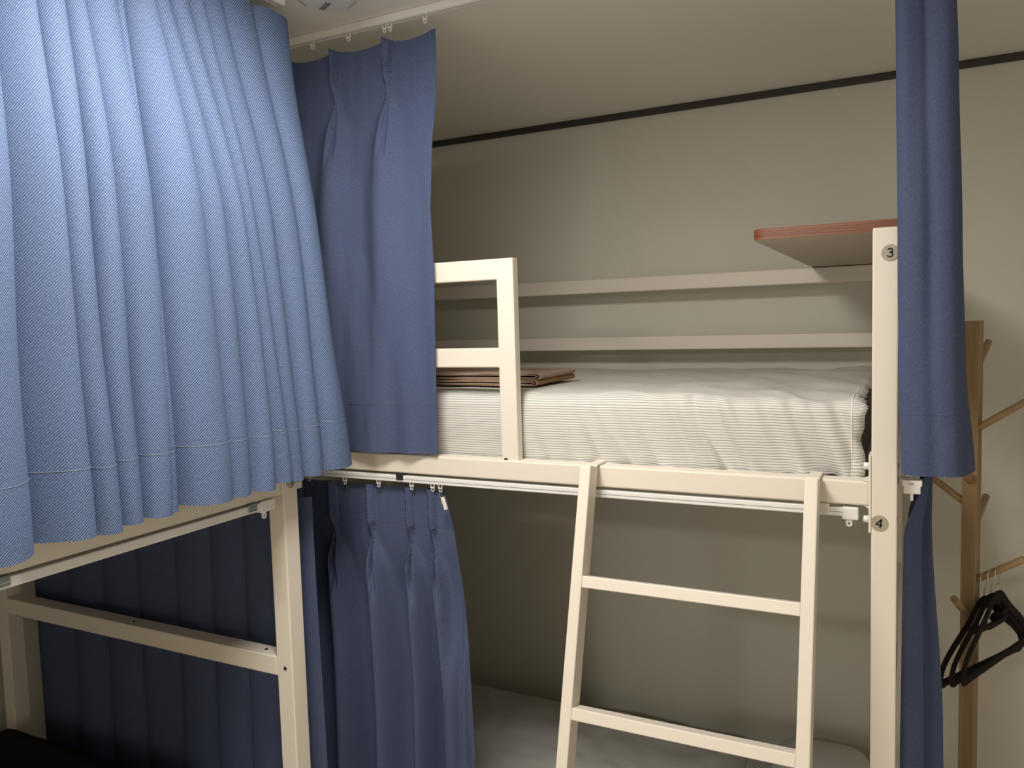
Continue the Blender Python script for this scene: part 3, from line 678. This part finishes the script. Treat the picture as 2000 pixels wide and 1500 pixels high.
# ------------------------------------------------------------------ upper mattress of bunk A with striped sheet
mt = thing('mattress', 'dark mattress with grey and white striped fitted sheet on the back upper bunk', 'mattress', (-1.07, 2.31, RT))
box('mattress_core', (-2.04, 1.835, -0.360), (-0.098, 2.815, -0.195), 'plum', mt, 0.02)
def fitted_sheet():
    xs = np.concatenate([np.linspace(-2.055, -1.0, 110), np.linspace(-0.995, -0.112, 330)]); 
    # cross section: front bottom -> up -> rounded edge -> top -> rear
    sec = []
    for i in range(46): sec.append((1.806, -0.347 + 0.135 * i / 45))
    for i in range(1, 15):
        a = PI / 2 * i / 14; sec.append((1.806 + 0.036 * (1 - math.cos(a)), -0.212 + 0.034 * math.sin(a)))
    for i in range(1, 46): sec.append((1.842 + (2.79 - 1.842) * (i / 45) ** 1.2, -0.178))
    for i in range(1, 9):
        a = PI / 2 * i / 8; sec.append((2.79 + 0.03 * math.sin(a), -0.178 - 0.03 * (1 - math.cos(a))))
    sec.append((2.82, -0.30))
    sec = np.array(sec); ds = np.concatenate([[0], np.cumsum(np.linalg.norm(np.diff(sec, axis=0), axis=1))])
    P = np.zeros((len(sec), len(xs), 3)); UV = np.zeros((len(sec), len(xs), 2))
    for j, x in enumerate(xs):
        right = float(smooth01(np.array((x + 0.95) / 0.7)))
        crest = 0.020 * nz(x * 3.4, 4.4) * (0.3 + 0.7 * right) + 0.007 * nz(x * 8.1, 9.0)
        for i, (y, z) in enumerate(sec):
            fr = min(1.0, max(0.0, (z + 0.347) / 0.15)); front = 1.0 if i < 60 else max(0.0, 1 - (y - 1.84) / 0.5)
            wr = 0.0
            if i < 70:
                low = 1 - fr
                wr = (0.0150 * right + 0.0020) * nz(x * 26 + 9 * z, z * 5.0, 1.0) + 0.022 * right * (0.35 - abs(nz(x * 13 + 7 * z + 3, z * 2.5, 6.0))) * (0.5 + 0.8 * low)
                wr += 0.006 * math.sin(fr * PI) + 0.004 * nz(x * 2.5, z * 6, 2.2)
            dz = 0.0
            if i >= 46:
                a = min(1, (i - 46) / 14)
                fold = nz(x * 7 + y * 4.5, y * 5 - x * 2, 8.0)
                dz = a * (crest * front + 0.013 * right * fold + 0.004 * nz(x * 5, y * 5, 3.3) + 0.006 * max(0, nz(x * 16 + y * 12, y * 7, 5.1)) * right)
                if y > 2.3: dz += 0.010 * nz(x * 4.0, 7.7) * (y - 2.3) / 0.5
            bz = 0.0
            if i < 8: bz = (0.0035 * nz(x * 22, 3.0) + 0.003 * nz(x * 50, 5.5)) * (1 - i / 8)
            P[i, j] = (x, y - wr, z + dz + bz); UV[i, j] = (x, ds[i])
    o = grid_obj('fitted_sheet', P, 'sheet', mt, UV, 0.002)
    # sewn end: band from the piping to the loose scalloped opening
    n2 = 26; P2 = np.zeros((len(sec), n2, 3)); UV2 = np.zeros((len(sec), n2, 2))
    for i in range(len(sec)):
        y0, z0 = P[i, -1, 1], P[i, -1, 2]
        reach = 0.026 + 0.007 * nz(ds[i] * 30, 2.2) - 0.012 * math.exp(-((ds[i] - 0.075) / 0.04) ** 2) * 0.8
        if ds[i] > 0.20: reach -= 0.010
        for j in range(n2):
            s = j / (n2 - 1)
            inw = 0.012 * s ** 2.5
            P2[i, j] = (-0.112 + reach * s, y0 + (inw if i < 52 else inw * 0.4) + 0.003 * math.sin(ds[i] * 160 + s * 2) * s, z0 - (inw * 0.8 if i > 50 else 0) + 0.004 * s * nz(ds[i] * 40, s * 2, 4))
            UV2[i, j] = (x + reach * s, ds[i] + 0.004 * s * nz(ds[i] * 40, 1.0))
    grid_obj('sheet_end', P2, 'sheet', o, UV2, 0.002)
    pts = [(-0.113, P[i, -1, 1] - (0.0012 if i < 50 else 0), P[i, -1, 2] + (0.0012 if i > 48 else 0)) for i in range(2, 75)]
    mk('piping', *sweep_geo(pts, 0.0016, 0.0016, (1, 0, 0), False, 6), 'hemw', o, True)
fitted_sheet()

# folded towels at the left of the mattress
def towel(label, x0, x1, y0, y1, z0, th, mats, seed):
    """a towel folded into nested hairpins, the rounded folds at its right end"""
    t = thing('folded_towel', label, 'towel', ((x0 + x1) / 2, (y0 + y1) / 2, z0), 'folded towels on the upper mattress')
    ct = 0.0026; zc = z0 + th / 2
    for k_, (r, back) in enumerate(((th / 2 - ct / 2, 0.0), (th / 2 - ct * 1.9, 0.010))):
        n = 24; xe = x1 - back; path = []
        for i in range(n): path.append((x0 + (xe - 0.012 - x0) * i / n, zc + r * (0.86 + 0.14 * math.cos(i * 0.5 + seed)) + 0.0008 * nz(i * 0.7, seed + k_)))
        for i in range(0, 15):
            a = PI / 2 - PI * i / 14; path.append((xe - 0.012 + 0.012 * math.cos(a), zc + r * (1.0 + 0.10 * math.cos(a)) * math.sin(a)))
        for i in range(n - 1, -1, -1): path.append((x0 + (xe - 0.012 - x0) * i / n, zc - r + 0.0006 * nz(i * 0.8, seed + k_ + 9)))
        m = len(path); ny = 14; P = np.zeros((ny, m, 3))
        for j in range(ny):
            y = y0 + (y1 - y0) * j / (ny - 1)
            for i, (x, z) in enumerate(path):
                P[j, i] = (x + 0.004 * nz(y * 12, seed, k_), y + 0.004 * nz(x * 9, i * 0.05, seed + k_), z + 0.0010 * nz(x * 8, y * 8, seed))
        grid_obj('towel_fold', P, mats[k_], t, None, ct)
    box('towel_filling', (x0 + 0.004, y0 + 0.012, zc - th / 2 + ct * 2.6), (x1 - 0.05, y1 - 0.006, zc + th / 2 - ct * 2.8), mats[2], t, 0.001)
towel('folded tan towel at the bottom of the brown towel stack', -1.62, -0.903, 1.930, 2.20, -0.1700, 0.0165, ['towel2', 'towel1', 'towel2'], 3.0)
towel('folded taupe towel on top of the brown towel stack', -1.61, -0.897, 1.935, 2.19, -0.1530, 0.0175, ['towel1', 'towel1', 'towel_gap'], 21.0)  # its dark filling is painted shade between the folds

# ------------------------------------------------------------------ lower bunk bedding
ml = thing('mattress', 'grey mattress under the duvet and pillow of the lower back bunk', 'mattress', (-1.07, 2.31, -1.63))
box('mattress_core', (-2.05, 1.85, -1.629), (-0.085, 2.815, -1.525), 'linen', ml, 0.03)
def rumpled(name, x0, x1, y0, y1, z, h, seed, mat, nx=120, ny=70, amp=0.02, skirt=0.06):
    P = np.zeros((ny, nx, 3))
    for j in range(ny):
        for i in range(nx):
            u, v_ = i / (nx - 1), j / (ny - 1)
            e = min(u, 1 - u) * (x1 - x0); e2 = min(v_, 1 - v_) * (y1 - y0)
            rim = float(smooth01(np.array(min(e, e2) / skirt)))
            x = x0 + (x1 - x0) * u; y = y0 + (y1 - y0) * v_
            zz = z + h * (rim ** 0.6) + rim * (amp * nz(x * 3.1, y * 3.5, seed) + amp * 0.5 * abs(nz(x * 7 + y * 3, y * 7, seed + 3)) + 0.004 * nz(x * 18, y * 16, seed))
            P[j, i] = (x + 0.008 * nz(y * 6, seed), y + 0.008 * nz(x * 6, seed + 2), zz)
    return P
dv = thing('duvet', 'rumpled grey white duvet on the lower back bunk', 'duvet', (-1.2, 2.3, -1.525))
P = rumpled('duvet', -1.98, -0.50, 1.865, 2.80, -1.522, 0.050, 4.0, 'linen', amp=0.03, skirt=0.10)
grid_obj('cover', P, 'linen', dv, None, 0.004)
def pillow(label, c, sx, sy, sz, rz, seed, mat):
    t = thing('pillow', label, 'pillow', (c[0], c[1], c[2] - sz))
    nu, nv = 40, 24; V = []; F = []
    for j in range(nv + 1):
        ph = -PI / 2 + PI * j / nv
        for i in range(nu):
            th = 2 * PI * i / nu
            cu = lambda a, e: math.copysign(abs(math.cos(a)) ** e, math.cos(a)); su = lambda a, e: math.copysign(abs(math.sin(a)) ** e, math.sin(a))
            x = sx * cu(th, 0.45) * cu(ph, 0.55); y = sy * su(th, 0.45) * cu(ph, 0.55); zz = sz * su(ph, 1.0) * (1 - 0.25 * (abs(x / sx) ** 3 + abs(y / sy) ** 3) / 2)
            n_ = 1 + 0.10 * nz(x * 9, y * 9, seed + zz * 5)
            X = x * math.cos(rz) - y * math.sin(rz); Y = x * math.sin(rz) + y * math.cos(rz)
            V.append((c[0] + X, c[1] + Y, c[2] + zz * n_))
    for j in range(nv):
        for i in range(nu): F.append((j * nu + i, j * nu + (i + 1) % nu, (j + 1) * nu + (i + 1) % nu, (j + 1) * nu + i))
    mk('pillow_case', V, F, mat, t, True)
pillow('pale pillow at the foot post end of the lower back bunk', (-0.245, 2.52, -1.462), 0.150, 0.26, 0.055, 0.05, 2.0, 'linen2')
db = thing('blanket', 'black blanket covering the left lower bunk', 'blanket', (-2.0, 0.5, -1.58))
box('blanket_body', (-2.54, -0.55, -1.60), (-1.43, 1.445, -1.24), 'black_cloth', db, 0.03)
P = rumpled('b', -2.542, -1.425, -0.56, 1.447, -1.255, 0.045, 9.0, 'black_cloth', 60, 90, 0.008, 0.05)
grid_obj('blanket_cover', P, 'black_cloth', db, None, 0.004)

# ------------------------------------------------------------------ coat rack and hangers
RC = (0.153, 2.56); RA = math.radians(-20)
cr = thing('coat_rack', 'pale wooden coat rack with slanting pegs by the back wall', 'coat rack', (RC[0], RC[1], ZF))
rx = rot_xf(RC, RA)
box('post', (RC[0] - 0.0195, RC[1] - 0.0195, ZF + 0.02), (RC[0] + 0.0195, RC[1] + 0.0195, -0.030), 'pine', cr, 0.002, xf=rx)
for k_ in range(4):
    a = RA + PI / 4 * 0 + k_ * PI / 2
    d = Vector((math.cos(a), math.sin(a), 0)); s_ = Vector((RC[0], RC[1], 0))
    p0 = s_ + d * 0.018 + Vector((0, 0, ZF + 0.11)); p1 = s_ + d * 0.19 + Vector((0, 0, ZF + 0.014))
    mk('foot', *sweep_geo([p0, p1], 0.014, 0.012, (0, 0, 1), False, 8), 'pine', cr)
dirs = {'front': (0, -1), 'right': (1, 0), 'left': (-1, 0), 'back': (0, 1)}
for side, z in (('back', -0.175), ('right', -0.330), ('front', -0.480), ('left', -0.548), ('back', -0.630), ('right', -0.765), ('front', -0.872)):
    dx, dy = dirs[side]; q = rx(Vector((RC[0] + dx, RC[1] + dy, 0))) - Vector((RC[0], RC[1], 0)); q.z = 0; q.normalize()
    el = math.radians(35); dv_ = q * math.cos(el) + Vector((0, 0, math.sin(el)))
    p0 = Vector((RC[0], RC[1], z)) + q * 0.014
    cyl('peg', p0 - dv_ * 0.008, p0 + dv_ * 0.145, 0.0098, 'pine2', cr, 16, 0.0015)

def hanger(label, c, ang, tilt=0.0):
    """c: top inside of the hook"""
    t = thing('coat_hanger', label, 'hanger', c, 'black hangers on the coat rack')
    ax = Vector((math.cos(ang), math.sin(ang), 0)); nn = Vector((-math.sin(ang), math.cos(ang), 0)); c = Vector(c)
    def W(a, z): 
        a2 = a * math.cos(tilt) - z * math.sin(tilt); z2 = a * math.sin(tilt) + z * math.cos(tilt)
        return c + ax * a2 + Vector((0, 0, z2))
    hk = [(-0.020, -0.030)] + [(0.020 * math.cos(a), -0.018 + 0.020 * math.sin(a)) for a in np.linspace(PI + 0.2, -0.5, 14)] + [(0.010, -0.042), (0.0, -0.052), (0, -0.085)]
    mk('hook', *sweep_geo([W(*p) for p in hk], 0.0016, 0.0016, nn, False, 8), 'steel', t)
    z0 = -0.080
    half = [(0.0, z0), (0.022, z0 - 0.004), (0.045, z0 - 0.020), (0.075, z0 - 0.046), (0.120, z0 - 0.078), (0.165, z0 - 0.108), (0.200, z0 - 0.138), (0.215, z0 - 0.165), (0.213, z0 - 0.186), (0.195, z0 - 0.190)]
    full = [(-a, z) for a, z in half[::-1]] + half[1:]
    sm = catmull(full, 5)
    mk('shoulder', *sweep_geo([W(a, z) for a, z in sm], 0.0045, 0.0120, nn, False, 10), 'velvet', t, True)
    mk('trouser_bar', *sweep_geo([W(a, z0 - 0.188) for a in np.linspace(-0.200, 0.200, 16)], 0.0045, 0.0115, nn, False, 10), 'velvet', t, True)
    mk('tie_bar', *sweep_geo([W(a, z) for a, z in catmull([(-0.085, z0 - 0.055), (-0.060, z0 - 0.078), (0.0, z0 - 0.082), (0.050, z0 - 0.080), (0.064, z0 - 0.066), (0.052, z0 - 0.056), (0.040, z0 - 0.066)], 6)], 0.0040, 0.0085, nn, False, 8), 'velvet', t, True)
    mk('neck_plate', *sweep_geo([W(0, z0 + 0.008), W(0, z0 - 0.006), W(0, z0 - 0.024)], 0.0046, 0.020, nn, False, 10), 'velvet', t, True)
    return t
q = rx(Vector((RC[0] + 1, RC[1], 0))) - Vector((RC[0], RC[1], 0)); q.z = 0; q.normalize()
for i, (lb, dd, an) in enumerate((('black velvet coat hanger hanging nearest the rack post', 0.036, 59), ('black velvet coat hanger in the middle of the three on the peg', 0.053, 62), ('black velvet coat hanger hanging farthest out on the peg', 0.070, 65))):
    p = Vector((RC[0], RC[1], -0.765)) + q * dd + Vector((0, 0, (dd - 0.014) * math.tan(math.radians(35)) + 0.0105))
    hanger(lb, tuple(p), math.radians(an), 0.0)
